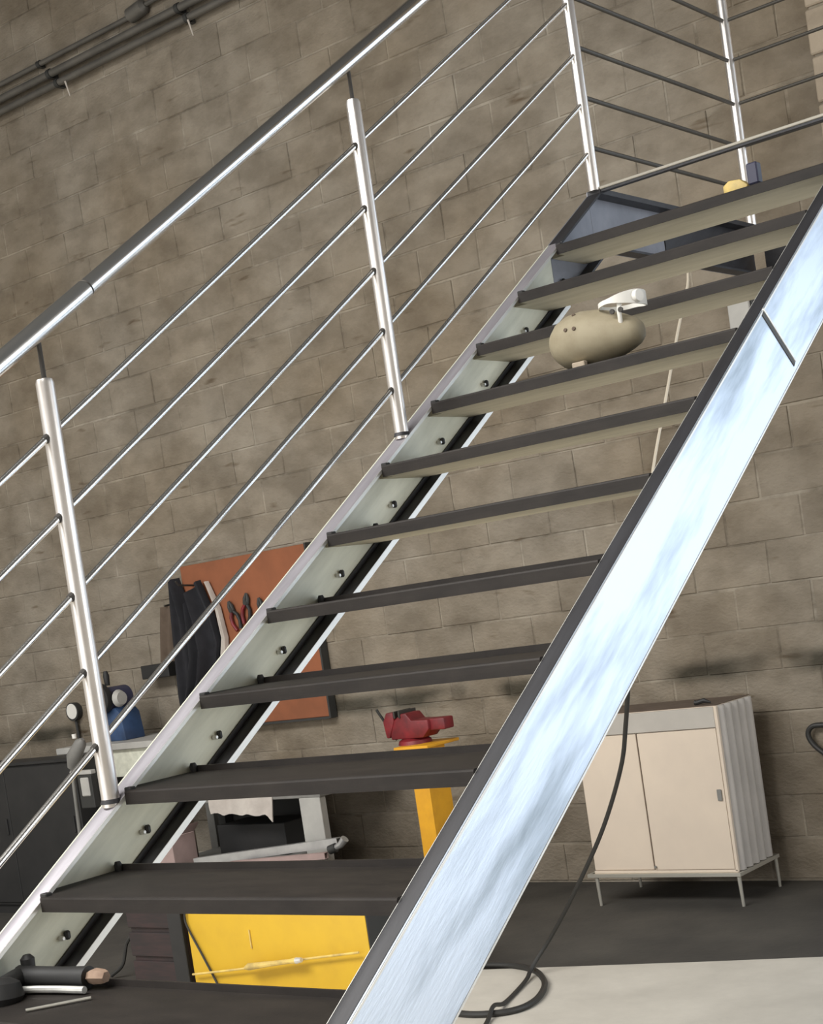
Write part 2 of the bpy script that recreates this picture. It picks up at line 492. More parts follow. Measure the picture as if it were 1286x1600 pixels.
near_s = stringer(XRO, XR, 'mill_and_shade', 'galv', 'galv_edge', 'bright galvanised channel stringer with scratched outer face', YT, DV)  # dark top flange: its dim reflection is put into the colour
# upper, unprimed end of the far stringer
up = MB()
up.extrude_x([(4.45, zf(4.45) - DVF), (YT, zf(YT) - DVF), (YT, zf(YT)), (4.45, zf(4.45))], XLO, XLO + 0.006)
up.build('end_plate', 'blue_steel', far_s, bevel=0.001)
sloped(XLO + 0.006, XL, 0, TF, 4.45, YT).build('top_flange', 'mill_and_shade', far_s)
sloped(XLO + 0.006, XL, DVF - TF, DVF, 4.45, YT).build('bottom_flange', 'mill_and_shade', far_s)
sloped(XLO + 0.006, XLO + 0.012, DVF - 0.024, DVF - TF, 0.80, 4.45).build('web_shade_strip', 'mill_and_shade', far_s)  # dark strip standing in for soft shade low on the web
# splice seam across the near stringer
sd = Vector((0, 0.151, -0.124)); sn = sd.length
d = sd.normalized(); nrm = Vector((1, 0, 0)); t3 = nrm.cross(d)
rm = Matrix((nrm, d, t3)).transposed()
MB().obox((XRO + 0.0005, 3.7525, 2.083), (0.0016, 0.099, 0.0075), rm).build('weld_seam', 'dark_hole', near_s, bevel=0.0015)
MB().obox((XRO + 0.0005, 3.760, 2.0935), (0.0030, 0.100, 0.004), rm).build('weld_bead', 'galv_edge', near_s, bevel=0.002, seg=2)

# pale strips along both edges of the near stringer's outer face
for a, b in ((0.0005, 0.006), (DV - 0.0065, DV - 0.001)):
    sloped(XRO, XRO + 0.0012, a, b, 0.95, YT - 0.01).build('pale_edge', 'galv_edge', near_s)
# treads: bent plates with a front lip and a small upstand at the back
def tread_mesh():
    b = MB()
    nose = [(0, -0.032), (0.004, -0.032), (0.004, -0.006), (0.034, -0.006), (0.034, 0), (0.005, 0), (0.0015, -0.0015), (0, -0.005)]
    b.extrude_x(nose, XL, XR)
    body = [(0.034, -0.006), (0.256, -0.006), (0.256, 0.014), (0.250, 0.014), (0.250, 0.0), (0.034, 0.0)]
    b.extrude_x(body, XLO + 0.007, XRO - 0.007)
    return b
first = None
for i in range(-5, 10):
    y, z = Y0 + i * RUN, Z0 + i * RISE
    if first is None:
        first = tread_mesh().build('tread', 'tread', None, smooth=False)
        t = first
        bolt = MB().tube([(XL - 0.030, 0.243, 0.0), (XL - 0.030, 0.243, 0.015), (XL - 0.030, 0.243, 0.022)], [0.008, 0.009, 0.006], 8)
        first_b = bolt.build('lug', 'black', None)
        clip = MB().box((XL - 0.005, 0.004, -0.030), (XL + 0.016, 0.022, 0.006))
        first_c = clip.build('clip', 'black', None, bevel=0.002)
        board = MB().box((XL + 0.001, 0.0055, -0.031), (XR - 0.001, 0.046, -0.0065)).box((XLO + 0.008, 0.046, -0.031), (XRO - 0.008, 0.250, -0.0065))
        first_d = board.build('infill_board', 'board', None)
        lumps = MB().tube([(XLO + 0.007, 0.072, -0.108), (XLO + 0.016, 0.072, -0.108), (XLO + 0.020, 0.072, -0.108)], [0.006, 0.006, 0.004], 6)
        first_e = lumps.build('bracket_bolt', 'galv_edge', None)
        first_f = MB().box((XLO + 0.007, 0.080, -0.114), (XLO + 0.020, 0.094, -0.094)).build('bracket', 'black', None, bevel=0.004)
        bs = [first_b, first_c, first_d, first_e, first_f]
    else:
        t = first.copy(); COL.objects.link(t)
        bs = [q.copy() for q in (first_b, first_c, first_d, first_e, first_f)]
        for q in bs: COL.objects.link(q)
    t.parent = stair
    t.location = (2.2, y - 0.45, z)
    for q in bs:
        q.parent = t; q.location = (0, 0, 0)

# railing: posts on the far stringer, rods through them, tubular handrail on pins
XP = -2.718
posts = [(1.005, zf(1.005)), (2.249, zf(2.249)), (3.484, zf(3.484))]
for n, (y, zb) in enumerate(posts):
    zt = zb + 0.95
    p = MB().tube([(XP, y, zb - 0.006), (XP, y, zt - 0.012), (XP, y, zt - 0.003), (XP, y, zt)], [0.0205, 0.0205, 0.018, 0.010], 20).build('post', 'post', stair)
    MB().tube([(XP, y, zt - 0.004), (XP, y, zt + 0.085)], 0.0055, 8).build('pin', 'pin', p)
    MB().tube([(XP, y, zb + 0.002), (XP, y, zb + 0.012)], [0.024, 0.021], 16).build('weld_collar', 'mill_and_shade', p)
    for off in (0.83, 0.655, 0.48, 0.31, 0.143):
        MB().tube([(XP, y - 0.0255, zb + off - 0.017), (XP, y + 0.0, zb + off)], [0.0095, 0.0095], 10).build('rod_sleeve', 'pin', p)
# corner post and landing post
zc = zf(4.75)
for y, zb, zt in ((4.753, 2.868, 3.83), (5.98, 2.868, 3.83)):
    p = MB().tube([(XP, y, zb), (XP, y, zt - 0.012), (XP, y, zt - 0.003), (XP, y, zt)], [0.0205, 0.0205, 0.018, 0.010], 20).build('post', 'post', stair)
    MB().tube([(XP, y, zt - 0.004), (XP, y, zt + 0.085)], 0.0055, 8).build('pin', 'pin', p)
for off in (0.83, 0.655, 0.48, 0.31, 0.143):
    ya, yb = 0.75, 4.745
    MB().tube([(XP, ya, zf(ya) + off), (XP, yb, zf(yb) + off)], 0.0078, 12).build('rod', 'stainless', stair)
for z in (3.02, 3.193, 3.365, 3.54, 3.70):
    MB().tube([(XP, 4.758, z), (XP, 5.976, z)], 0.0078, 12).build('rod', 'dark_rod', stair)
    MB().tube([(XP + .004, 5.98, z), (-1.05, 5.98, z)], 0.0070, 12).build('rod', 'dark_rod', stair)
hy = [0.75, 2.395, 2.405, 4.75]
hr = MB()
HO = 1.053
hr.tube([(XP, 0.75, zf(0.75) + HO), (XP, 2.404, zf(2.404) + HO)], 0.0225, 20)
hr.tube([(XP, 2.409, zf(2.409) + HO), (XP, 4.75, zf(4.75) + HO), (XP, 5.98, 3.92)], 0.0215, 20)
hro = hr.build('handrail', 'stainless', stair)
MB().tube([(XP, 2.402, zf(2.402) + HO), (XP, 2.411, zf(2.411) + HO)], 0.0195, 16).build('handrail_joint', 'pin', hro)
MB().tube([(XP, 5.98, 3.92), (-1.05, 5.98, 3.92)], 0.0215, 16).build('handrail', 'stainless', stair)

# landing frame at the top: open channels, no deck laid yet
ZL = 2.872
lb = MB().box((XLO, YT, ZL - 0.205), (XLO + 0.006, 6.02, ZL)).build('landing_beam', 'blue_steel', stair, bevel=0.001)
MB().box((XLO + 0.006, YT, ZL - 0.018), (XL, 6.02, ZL)).build('top_flange', 'mill_and_shade', lb)
MB().box((XLO + 0.0062, 5.26, ZL - 0.196), (XLO + 0.010, 6.013, ZL - 0.019)).build('beam_shade_plate', 'mill_and_shade', lb)  # dark sheet over the web, the beam's shading put into its colour
MB().box((XLO + 0.006, YT, ZL - 0.205), (XL, 6.02, ZL - 0.197)).build('bottom_flange', 'mill_and_shade', lb)
fb = MB().box((XL, 6.014, ZL - 0.205), (-1.0, 6.02, ZL)).build('landing_beam', 'mill_and_shade', stair, bevel=0.001)
MB().box((XL, 5.974, ZL - 0.008), (-1.0, 6.014, ZL)).build('top_flange', 'mill_and_shade', fb)
MB().box((XL, 5.974, ZL - 0.205), (-1.0, 6.014, ZL - 0.197)).build('bottom_flange', 'mill_and_shade', fb)
rb = MB().box((-1.0, YT, ZL - 0.205), (-0.994, 6.02, ZL)).build('landing_beam', 'mill_and_shade', stair, bevel=0.001)
MB().box((-1.04, YT, ZL - 0.008), (-1.0, 5.974, ZL)).build('top_flange', 'mill_and_shade', rb)
MB().box((-2.70, YT, ZL - 0.004), (-1.0, YT + 0.030, ZL + 0.006)).build('landing_nosing', 'nosing', stair, bevel=0.002)
MB().box((-2.70, YT + 0.004, ZL - 0.012), (-1.0, YT + 0.026, ZL - 0.0045)).build('nosing_bar', 'mill_and_shade', stair)
# legs that carry the landing's outer side (right of the frame)
MB().box((-1.05, 5.93, 0.0), (-0.99, 5.99, ZL - 0.2)).build('landing_leg', 'mill_and_shade', stair, bevel=0.003)
MB().box((-1.05, 4.75, 0.0), (-0.99, 4.81, ZL - 0.2)).build('landing_leg', 'mill_and_shade', stair, bevel=0.003)

# ---------------------------------------------------------------- things on the stairs
# beige helmet shell lying on a tread
ty, tz = Y0 + 6 * RUN, Z0 + 6 * RISE
hl = thing('welding_helmet', 'dusty beige rounded helmet with white headband resting on a tread', 'helmet', (-2.2, ty + 0.11, tz))
prof = [(-0.128, 0.004), (-0.124, 0.030), (-0.112, 0.052), (-0.090, 0.071), (-0.058, 0.083), (-0.020, 0.086), (0.022, 0.081), (0.065, 0.069), (0.105, 0.054), (0.132, 0.041), (0.145, 0.029), (0.150, 0.016), (0.151, 0.003)]
b = MB()
n = 28
cx, cy, cz = -2.193, ty + 0.11, tz + 0.080
tilt = math.radians(-2)
for xx, r in prof:
    for j in range(n):
        th = 2 * math.pi * j / n
        yy, zz = r * 1.05 * math.cos(th), r * 0.93 * math.sin(th) - 0.06 * max(0, xx - 0.02)
        zz = max(zz, -0.078 + 0.0)
        b.v.append((cx + xx, cy + yy, cz + zz))
for i in range(len(prof) - 1):
    for j in range(n):
        b.f.append((i * n + j, i * n + (j + 1) % n, (i + 1) * n + (j + 1) % n, (i + 1) * n + j))
b.f.append(tuple(range(n))[::-1]); b.f.append(tuple(range((len(prof) - 1) * n, len(prof) * n)))
sh = b.build('shell', 'beige_shell', hl)
for dx, dz in ((-0.025, 0.070), (-0.035, 0.028), (-0.008, 0.026)):
    a = math.asin(min(1, dz / 0.083))
    yy = -0.089 * math.cos(a)
    c = Vector((cx + dx, cy + yy, cz + 0.93 * 0.085 * math.sin(a)))
    dv = Vector((0, -math.cos(a), math.sin(a)))
    MB().tube([c - dv * 0.004, c + dv * 0.003], 0.0055, 10).build('rivet', 'brown', sh)
MB().box((cx - 0.035, cy - 0.078, tz + 0.001), (cx + 0.005, cy - 0.060, tz + 0.017)).build('tab', 'pale_block', sh, bevel=0.002)
# headband: flat white strap bent in a loop behind the shell's narrow end
hb = MB()
nn = 30
ctr = Vector((cx + 0.097, cy + 0.01, cz + 0.076))
for j in range(nn):
    th = 2 * math.pi * j / nn
    p = ctr + Vector((0.060 * math.cos(th), 0.075 * math.sin(th), 0.004 * math.cos(th)))
    outv = Vector((math.cos(th), math.sin(th), 0)) * 0.0022
    wdt = 0.006 + 0.014 * max(0, math.cos(th)) ** 1.0
    for q in ((p + outv + Vector((0, 0, wdt))), (p - outv + Vector((0, 0, wdt))), (p - outv - Vector((0, 0, wdt))), (p + outv - Vector((0, 0, wdt)))):
        hb.v.append(tuple(q))
for j in range(nn):
    k = (j + 1) % nn
    for e in range(4):
        hb.f.append((j * 4 + e, k * 4 + e, k * 4 + (e + 1) % 4, j * 4 + (e + 1) % 4))
hbo = hb.build('headband', 'white', hl, bevel=0.0)
MB().tube([(cx + 0.120, cy - 0.045, cz + 0.078), (cx + 0.118, cy - 0.052, cz + 0.045), (cx + 0.112, cy - 0.040, cz + 0.012)], [0.007, 0.006, 0.006], 8).build('strap', 'white', hbo)
MB().tube([(cx + 0.150, cy - 0.012, cz + 0.080), (cx + 0.166, cy - 0.016, cz + 0.080)], [0.019, 0.016], 14).build('ratchet_knob', 'white', hbo)
for s in (-1, 1):
    MB().tube([(cx + 0.112 + s * 0.013, cy - 0.052, cz + 0.048), (cx + 0.112 + s * 0.013, cy - 0.058, cz + 0.048)], 0.007, 10).build('screw', 'pin', hbo)

# tape measure on the top tread
y9, z9 = Y0 + 9 * RUN, Z0 + 9 * RISE
tp = thing('tape_measure', 'small yellow tape measure lying on the topmost tread', 'tape measure', (-2.06, y9 + 0.10, z9))
c = MB().extrude([(-2.118, y9 + 0.075, z9 + 0.001), (-2.040, y9 + 0.075, z9 + 0.001), (-2.036, y9 + 0.075, z9 + 0.024), (-2.060, y9 + 0.075, z9 + 0.046), (-2.098, y9 + 0.075, z9 + 0.050), (-2.118, y9 + 0.075, z9 + 0.038)], (0, 0.04, 0))
co = c.build('case', 'yellow_dirty', tp, bevel=0.004, seg=2)
MB().box((-2.036, y9 + 0.078, z9 + 0.020), (-2.000, y9 + 0.112, z9 + 0.085)).build('grip', 'dark_blue', tp, bevel=0.004)
MB().box((-2.036, y9 + 0.084, z9 + 0.002), (-1.965, y9 + 0.106, z9 + 0.0045)).build('blade', 'alu', tp)

# torch-like hand tool on the lowest tread in view
zt = Z0 - RISE
ht = thing('hand_grinder', 'black hand tool with tan end and bright side strip lying on lowest visible tread', 'hand tool', (-2.58, 1.93, zt))
MB().tube([(-2.700, 1.930, zt + 0.026), (-2.660, 1.936, zt + 0.027), (-2.580, 1.947, zt + 0.026), (-2.515, 1.956, zt + 0.025)], [0.026, 0.022, 0.021, 0.023], 16).build('grip', 'black', ht)
MB().tube([(-2.690, 1.945, zt + 0.040), (-2.690, 1.945, zt + 0.062), (-2.690, 1.945, zt + 0.070)], [0.014, 0.015, 0.008], 12).build('trigger_knob', 'black', ht)
MB().tube([(-2.515, 1.957, zt + 0.025), (-2.500, 1.959, zt + 0.027), (-2.478, 1.962, zt + 0.026), (-2.470, 1.963, zt + 0.025)], [0.012, 0.017, 0.015, 0.012], 6).build('nozzle', 'tan', ht)
MB().tube([(-2.665, 1.898, zt + 0.010), (-2.620, 1.906, zt + 0.011), (-2.560, 1.914, zt + 0.011), (-2.490, 1.921, zt + 0.010)], 0.0075, 10).build('side_strip', 'galv_edge', ht)
hd = MB().tube([(-2.655, 1.845, zt + 0.0), (-2.655, 1.845, zt + 0.012), (-2.655, 1.848, zt + 0.040), (-2.655, 1.850, zt + 0.050)], [0.040, 0.046, 0.038, 0.020], 20).build('head', 'black', ht)
MB().tube([(-2.655, 1.850, zt + 0.030), (-2.690, 1.915, zt + 0.030)], 0.020, 12).build('neck', 'black', ht)
tag(MB().tube([(-2.520, 1.800, zt + 0.004), (-2.440, 1.895, zt + 0.004)], 0.0035, 8).build('welding_rod', 'steel_leg', None, origin=(-2.48, 1.85, zt)),
    'thin pale welding rod lying in front of the black hand tool', 'welding rod')

# cords
cp = [(-2.975, 5.965, ZL - 0.205), (-2.995, 5.90, 2.70), (-3.012, 5.80, 2.521), (-3.010, 5.6, 2.226), (-3.000, 5.4, 1.945), (-2.90, 5.0, 1.53), (-2.80, 4.68, 1.215)]
cp[0] = (-2.755, 5.99, 2.70)
tag(MB().tube(curve([(-2.758, 5.99, 2.80), (-2.90, 5.95, 2.79), (-2.972, 5.9, 2.80), (-2.998, 5.895, 2.69), (-3.014, 5.80, 2.521), (-3.010, 5.6, 2.226), (-3.000, 5.4, 1.945), (-2.925, 5.12, 1.66), (-2.87, 4.95, 1.50)], 6), 0.006, 8).build('string_line', 'cord', None, origin=(-2.76, 5.99, 2.8)),
    'pale cord hanging slack from the landing frame behind the treads', 'cord')
cab = [(-2.87, 4.95, 1.50), (-2.80, 4.75, 1.34), (-2.760, 4.60, 1.211), (-2.863, 4.70, 1.025), (-2.972, 4.80, 0.852), (-3.157, 4.90, 0.600), (-3.397, 5.0, 0.33), (-3.567, 5.05, 0.147), (-3.640, 5.00, 0.040), (-3.61, 4.90, 0.012), (-3.52, 4.63, 0.0095), (-3.478, 4.50, 0.036), (-3.435, 4.39, 0.0095), (-3.25, 4.0, 0.0095), (-2.9, 3.4, 0.0095)]
tag(MB().tube(curve(cab, 8), 0.0085, 10).build('power_cable', 'black_rubber', None, origin=(-3.52, 4.63, 0)),
    'long black cable hanging from the stairs past the cream cabinet to the floor', 'cable')
loop = [(-4.35, 5.02), (-4.15, 5.07), (-3.977, 5.09), (-3.816, 5.098), (-3.67, 5.045), (-3.545, 4.93), (-3.462, 4.81), (-3.405, 4.67), (-3.40, 4.56), (-3.46, 4.49), (-3.58, 4.46), (-3.75, 4.50)]
hz = 0.013
tag(MB().tube(curve([(x, y, hz) for i, (x, y) in enumerate(loop)], 8), 0.0125, 10).build('air_hose', 'black_rubber', None, origin=(-3.6, 4.8, 0)),
    'black hose curled in a loop on the pale floor', 'hose')

# ---------------------------------------------------------------- cream cabinet against the wall
cb = thing('sideboard_cabinet', 'cream two-door cabinet with ribbed side on thin legs against block wall', 'cabinet', (-3.675, 6.35, 0))
CX0, CX1, CY0, CY1, CZ0, CZ1 = -4.055, -3.29, 6.18, 6.545, 0.150, 0.905
MB().box((CX0, CY0 + 0.018, CZ0), (CX1 - 0.012, CY1, CZ1)).build('body', 'cream', cb, bevel=0.003)
MB().box((CX0 + 0.004, CY0 + 0.020, CZ1 + 0.0005), (CX1 - 0.014, CY1 - 0.002, CZ1 + 0.003)).build('top', 'brown', cb)
MB().box((CX0 + 0.002, CY0 + 0.002, CZ1 - 0.096), (CX1 - 0.016, CY0 + 0.018, CZ1 - 0.003)).build('top_rail', 'cream_rail', cb, bevel=0.002)
MB().box((CX1 - 0.016, CY0 + 0.001, CZ0 + 0.004), (CX1 - 0.001, CY0 + 0.020, CZ1)).build('corner_strip', 'cream', cb, bevel=0.002)
MB().box((-3.728, CY0 + 0.014, CZ0 + 0.014), (-3.718, CY0 + 0.0178, CZ1 - 0.1)).build('door_gap', 'brown', cb)
d1 = MB().box((CX0 + 0.002, CY0 + 0.008, CZ0 + 0.014), (-3.728, CY0 + 0.0175, CZ1 - 0.100)).build('door', 'cream', cb, bevel=0.002)
d2 = MB().box((-3.718, CY0 + 0.002, CZ0 + 0.014), (CX1 - 0.018, CY0 + 0.0175, CZ1 - 0.100)).build('door', 'cream', cb, bevel=0.002)
MB().box((CX1 - 0.052, CY0 - 0.007, 0.478), (CX1 - 0.030, CY0 - 0.0025, 0.530)).build('handle', 'grey', d2, bevel=0.002)
MB().tube([(-3.712, CY0 - 0.003, CZ0 + 0.030), (-3.712, CY0 - 0.008, CZ0 + 0.030)], 0.006, 10).build('knob', 'grey', d2)
MB().box((CX0, CY0 + 0.001, CZ0 - 0.001), (CX1 - 0.003, CY0 + 0.018, CZ0 + 0.012)).build('bottom_rail', 'cream', cb, bevel=0.002)
nr = 5
for i in range(nr):
    y0r = CY0 + 0.022 + i * (CY1 - CY0 - 0.024) / nr
    wr = (CY1 - CY0 - 0.024) / nr
    pts = []
    for s in range(9):
        a = math.pi * s / 8
        pts.append((CX1 - 0.012 + 0.022 * math.sin(a), y0r + wr * (0.04 + 0.92 * s / 8), CZ0 + 0.002))
    MB().extrude(pts, (0, 0, CZ1 - CZ0 - 0.004)).build('rib', 'rib', cb)
fr = MB()
fr.box((CX0 - 0.035, CY0 - 0.012, CZ0 - 0.018), (CX1 + 0.012, CY0 + 0.008, CZ0 - 0.001))
fr.box((CX0 - 0.035, CY1 + 0.010, CZ0 - 0.018), (CX1 + 0.012, CY1 + 0.030, CZ0 - 0.001))
fr.box((CX1 - 0.004, CY0 + 0.008, CZ0 - 0.018), (CX1 + 0.012, CY1 + 0.010, CZ0 - 0.001))
fr.box((CX0 - 0.035, CY0 + 0.008, CZ0 - 0.018), (CX0 - 0.019, CY1 + 0.010, CZ0 - 0.001))
fr.build('base_frame', 'steel_leg', cb, bevel=0.001)
for lx in (CX0 + 0.008, CX1 - 0.004):
    for ly in (CY0 + 0.002, CY1 + 0.018):
        zb_ = -0.006 if ly > 6.2 or lx < -4 else -0.006
        MB().tube([(lx, ly, CZ0 - 0.017), (lx + 0.004, ly, -0.006)], [0.0095, 0.007], 10).build('leg', 'steel_leg', cb)
tag(MB().tube([(-3.43, 6.25, 0.921), (-3.42, 6.25, 0.920), (-3.385, 6.255, 0.927), (-3.355, 6.26, 0.916)], [0.012, 0.010, 0.012, 0.004], 8).build('clamp_handle', 'black', None, origin=(-3.4, 6.25, 0.906)), 'small dark clamp handle lying on top of the cream cabinet', 'clamp')
# hose on a hook by the frame's right edge
wh = thing('wall_hose', 'black hose hung in a loop on the wall right of the cream cabinet', 'hose', (-2.95, 6.60, 0.75))
MB().tube(curve([(-2.80, 6.645, 0.50), (-2.95, 6.645, 0.555), (-3.05, 6.645, 0.625), (-3.085, 6.645, 0.685), (-3.06, 6.645, 0.725), (-2.99, 6.645, 0.728), (-2.86, 6.645, 0.72), (-2.70, 6.645, 0.66), (-2.66, 6.645, 0.55), (-2.72, 6.645, 0.44)], 6), 0.0125, 10).build('loop', 'black_rubber', wh)
MB().tube([(-2.86, YW - 0.001, 0.712), (-2.86, 6.63, 0.704), (-2.86, 6.615, 0.722)], 0.005, 8).build('hook', 'pin', wh)

# ---------------------------------------------------------------- yellow chest and dark box under the stairs
ch = thing('storage_chest', 'low bright yellow metal chest on the floor behind the stairs', 'chest', (-4.66, 4.8, 0))
MB().box((-5.185, 4.6, 0.0), (-4.135, 4.96, 0.40)).build('body', 'yellow', ch, bevel=0.006, seg=2)
MB().box((-4.1345, 4.603, 0.003), (-4.130, 4.957, 0.362)).build('end_panel', 'dark_hole', ch)
MB().box((-5.187, 4.594, 0.365), (-4.133, 4.963, 0.408)).build('lid', 'yellow', ch, bevel=0.004)
MB().box((-4.80, 4.594, 0.20), (-4.795, 4.5995, 0.28)).build('scratch_strip', 'yellow_dirty', ch)
tag(MB().tube(curve([(-5.165, 4.574, 0.081), (-4.80, 4.573, 0.122), (-4.50, 4.572, 0.165), (-4.17, 4.572, 0.203)], 4), 0.005, 8).build('yellow_stick', 'yellow_dirty', None, origin=(-4.7, 4.58, 0.14)),
    'thin dirty yellow stick leaning across the yellow chest front', 'stick')
lt = thing('paint_brush', 'worn pale brush handle stuck on the yellow chest front', 'brush', (-4.63, 4.57, 0.15))
MB().tube([(-4.81, 4.550, 0.126), (-4.78, 4.548, 0.134), (-4.66, 4.548, 0.149), (-4.54, 4.550, 0.163), (-4.50, 4.550, 0.167)], [0.006, 0.016, 0.012, 0.010, 0.014], 10).build('handle', 'yellow_dirty', lt)
MB().tube([(-4.50, 4.550, 0.167), (-4.47, 4.550, 0.171)], [0.014, 0.010], 10).build('ferrule', 'galv_edge', lt)
tag(MB().tube(curve([(-5.172, 4.588, 0.36), (-5.172, 4.588, 0.30), (-5.10, 4.588, 0.165), (-5.03, 4.588, 0.03), (-5.0, 4.56, 0.006), (-4.9, 4.4, 0.006)], 5), 0.005, 8).build('thin_lead', 'black_rubber', None, origin=(-5.1, 4.58, 0)),
    'thin dark lead hanging down the left end of the yellow chest', 'cable')
mbx = thing('dark_crate', 'dark maroon slatted crate left of the yellow chest', 'crate', (-5.39, 4.8, 0))
MB().box((-5.575, 4.61, 0.0), (-5.215, 4.95, 0.40)).build('body', 'maroon', mbx, bevel=0.004)
for i in range(3):
    MB().box((-5.58, 4.598, 0.015 + i * 0.132), (-5.30, 4.611, 0.125 + i * 0.132)).build('slat', 'maroon', mbx, bevel=0.003)
MB().box((-5.30, 4.592, 0.0), (-5.212, 4.611, 0.405)).build('corner_post', 'black', mbx, bevel=0.003)
tag(MB().tube(curve([(-5.9, 4.72, 0.009), (-5.83, 4.74, 0.06), (-5.80, 4.76, 0.16), (-5.74, 4.77, 0.20), (-5.66, 4.75, 0.16), (-5.615, 4.70, 0.06), (-5.60, 4.55, 0.009), (-5.7, 4.4, 0.009)], 6), 0.009, 8).build('lead_coil', 'black_rubber', None, origin=(-5.75, 4.7, 0)),
    'dark cable arched beside the maroon crate', 'cable')

# ---------------------------------------------------------------- vise on its yellow pedestal
vs = thing('vise_pedestal', 'amber yellow steel pedestal carrying the red vise', 'pedestal', (-4.70, 5.9, 0))
MB().extrude([(-4.775, 5.80, -0.004), (-4.675, 5.80, -0.004), (-4.675, 5.80, 0.86), (-4.765, 5.80, 0.86)], (0, 0.006, 0)).build('front_plate', 'amber', vs)
MB().box((-4.681, 5.806, -0.004), (-4.675, 5.965, 0.86)).build('side_plate', 'amber', vs)
MB().box((-4.775, 5.806, -0.004), (-4.769, 5.965, 0.86)).build('side_plate', 'amber', vs)
MB().box((-4.83, 5.76, 0.86), (-4.62, 6.02, 0.875)).build('top_plate', 'amber', vs, bevel=0.003)
MB().box((-4.85, 5.75, -0.006), (-4.60, 6.05, 0.006)).build('base_plate', 'amber', vs, bevel=0.003)
vi = thing('bench_vise', 'dark red bench vise on the yellow pedestal', 'vise', (-4.75, 5.9, 0.875))
q = 0.875
MB().tube([(-4.80, 5.9, q), (-4.80, 5.9, q + 0.018), (-4.80, 5.9, q + 0.03)], [0.085, 0.08, 0.06], 20).build('swivel_base', 'red', vi)
b1 = MB().extrude([(-4.90, 5.84, q + 0.03), (-4.70, 5.84, q + 0.03), (-4.66, 5.84, q + 0.07), (-4.66, 5.84, q + 0.115), (-4.76, 5.84, q + 0.118), (-4.79, 5.84, q + 0.155), (-4.82, 5.84, q + 0.155), (-4.90, 5.84, q + 0.105)], (0, 0.12, 0)).build('body', 'red', vi, bevel=0.006, seg=2)
MB().extrude([(-4.925, 5.835, q + 0.04), (-4.905, 5.835, q + 0.04), (-4.865, 5.835, q + 0.12), (-4.865, 5.835, q + 0.165), (-4.91, 5.835, q + 0.165), (-4.935, 5.835, q + 0.12)], (0, 0.13, 0)).build('moving_jaw', 'red', vi, bevel=0.006, seg=2)
MB().box((-4.862, 5.832, q + 0.135), (-4.852, 5.968, q + 0.170)).build('jaw_plate', 'pin', vi, bevel=0.002)
MB().box((-4.832, 5.832, q + 0.135), (-4.822, 5.968, q + 0.170)).build('jaw_plate', 'pin', vi, bevel=0.002)
MB().box((-4.70, 5.86, q + 0.060), (-4.575, 5.94, q + 0.118)).build('slide', 'red', vi, bevel=0.008, seg=2)
MB().tube([(-4.97, 5.90, q + 0.085), (-4.93, 5.90, q + 0.085)], 0.016, 12).build('screw', 'dark_hole', vi)
MB().tube([(-4.985, 5.86, q + 0.185), (-4.955, 5.90, q + 0.085), (-4.935, 5.925, q + 0.02)], 0.007, 8).build('handle_bar', 'dark_hole', vi)

# ---------------------------------------------------------------- low rack by the wall
rk = thing('low_rack', 'low open rack with broad grey end post against the wall', 'rack', (-6.3, 6.25, 0))
MB().box((-6.90, 6.0, 0.615), (-5.58, 6.58, 0.655)).build('top_board', 'grey', rk, bevel=0.003)
MB().box((-5.735, 6.0, -0.006), (-5.585, 6.05, 0.615)).build('end_post', 'pale_grey', rk, bevel=0.003)
MB().box((-6.20, 6.50, -0.006), (-6.14, 6.56, 0.615)).build('leg', 'dark_hole', rk)
MB().box((-6.90, 6.50, -0.006), (-6.84, 6.56, 0.615)).build('leg', 'dark_hole', rk)
MB().box((-6.72, 5.97, -0.006), (-6.60, 6.03, 0.614)).build('leg', 'brown', rk, bevel=0.003)
MB().box((-6.86, 6.10, 0.255), (-5.95, 6.52, 0.28)).build('shelf', 'grey', rk, bevel=0.002)
MB().box((-6.86, 6.565, 0.05), (-6.13, 6.575, 0.612)).build('back_panel', 'dark_hole', rk)
MB().box((-6.55, 6.15, 0.2805), (-6.02, 6.40, 0.46)).build('storage_box', 'black', rk, bevel=0.004)
# cloth hanging over the rack's front edge
wc = MB()
nu, nv = 22, 6
for v in range(nv + 1):
    for u in range(nu + 1):
        fx = u / nu
        x = -6.40 + 0.475 * fx
        zb = 0.555 - 0.022 * fx - 0.03 * max(0, fx - 0.85) / 0.15 + 0.006 * math.sin(fx * 23)
        z = 0.672 + (zb - 0.672) * v / nv
        wc.v.append((x, 5.985 - 0.010 * math.sin(fx * 17 + v * 0.5) - 0.004 * v / nv, z))
for v in range(nv):
    for u in range(nu):
        a = v * (nu + 1) + u
        wc.f.append((a, a + 1, a + nu + 2, a + nu + 1))
o0 = len(wc.v)
wc.v += [(x, y + 0.007, z) for x, y, z in wc.v]
wc.f += [tuple(i + o0 for i in f[::-1]) for f in list(wc.f)]
bd = [i for i in range(nu + 1)] + [(v + 1) * (nu + 1) - 1 for v in range(1, nv + 1)] + [nv * (nu + 1) + u for u in range(nu - 1, -1, -1)] + [v * (nu + 1) for v in range(nv - 1, 0, -1)]
for i in range(len(bd)):
    a, c2 = bd[i], bd[(i + 1) % len(bd)]
    wc.f.append((a, c2, c2 + o0, a + o0))
wc.box((-6.40, 5.984, 0.6565), (-5.925, 6.20, 0.668))
tag(wc.build('rag', 'white_cloth', None, origin=(-6.15, 6.0, 0.66)), 'off-white rag hanging over the front edge of the low rack', 'rag')
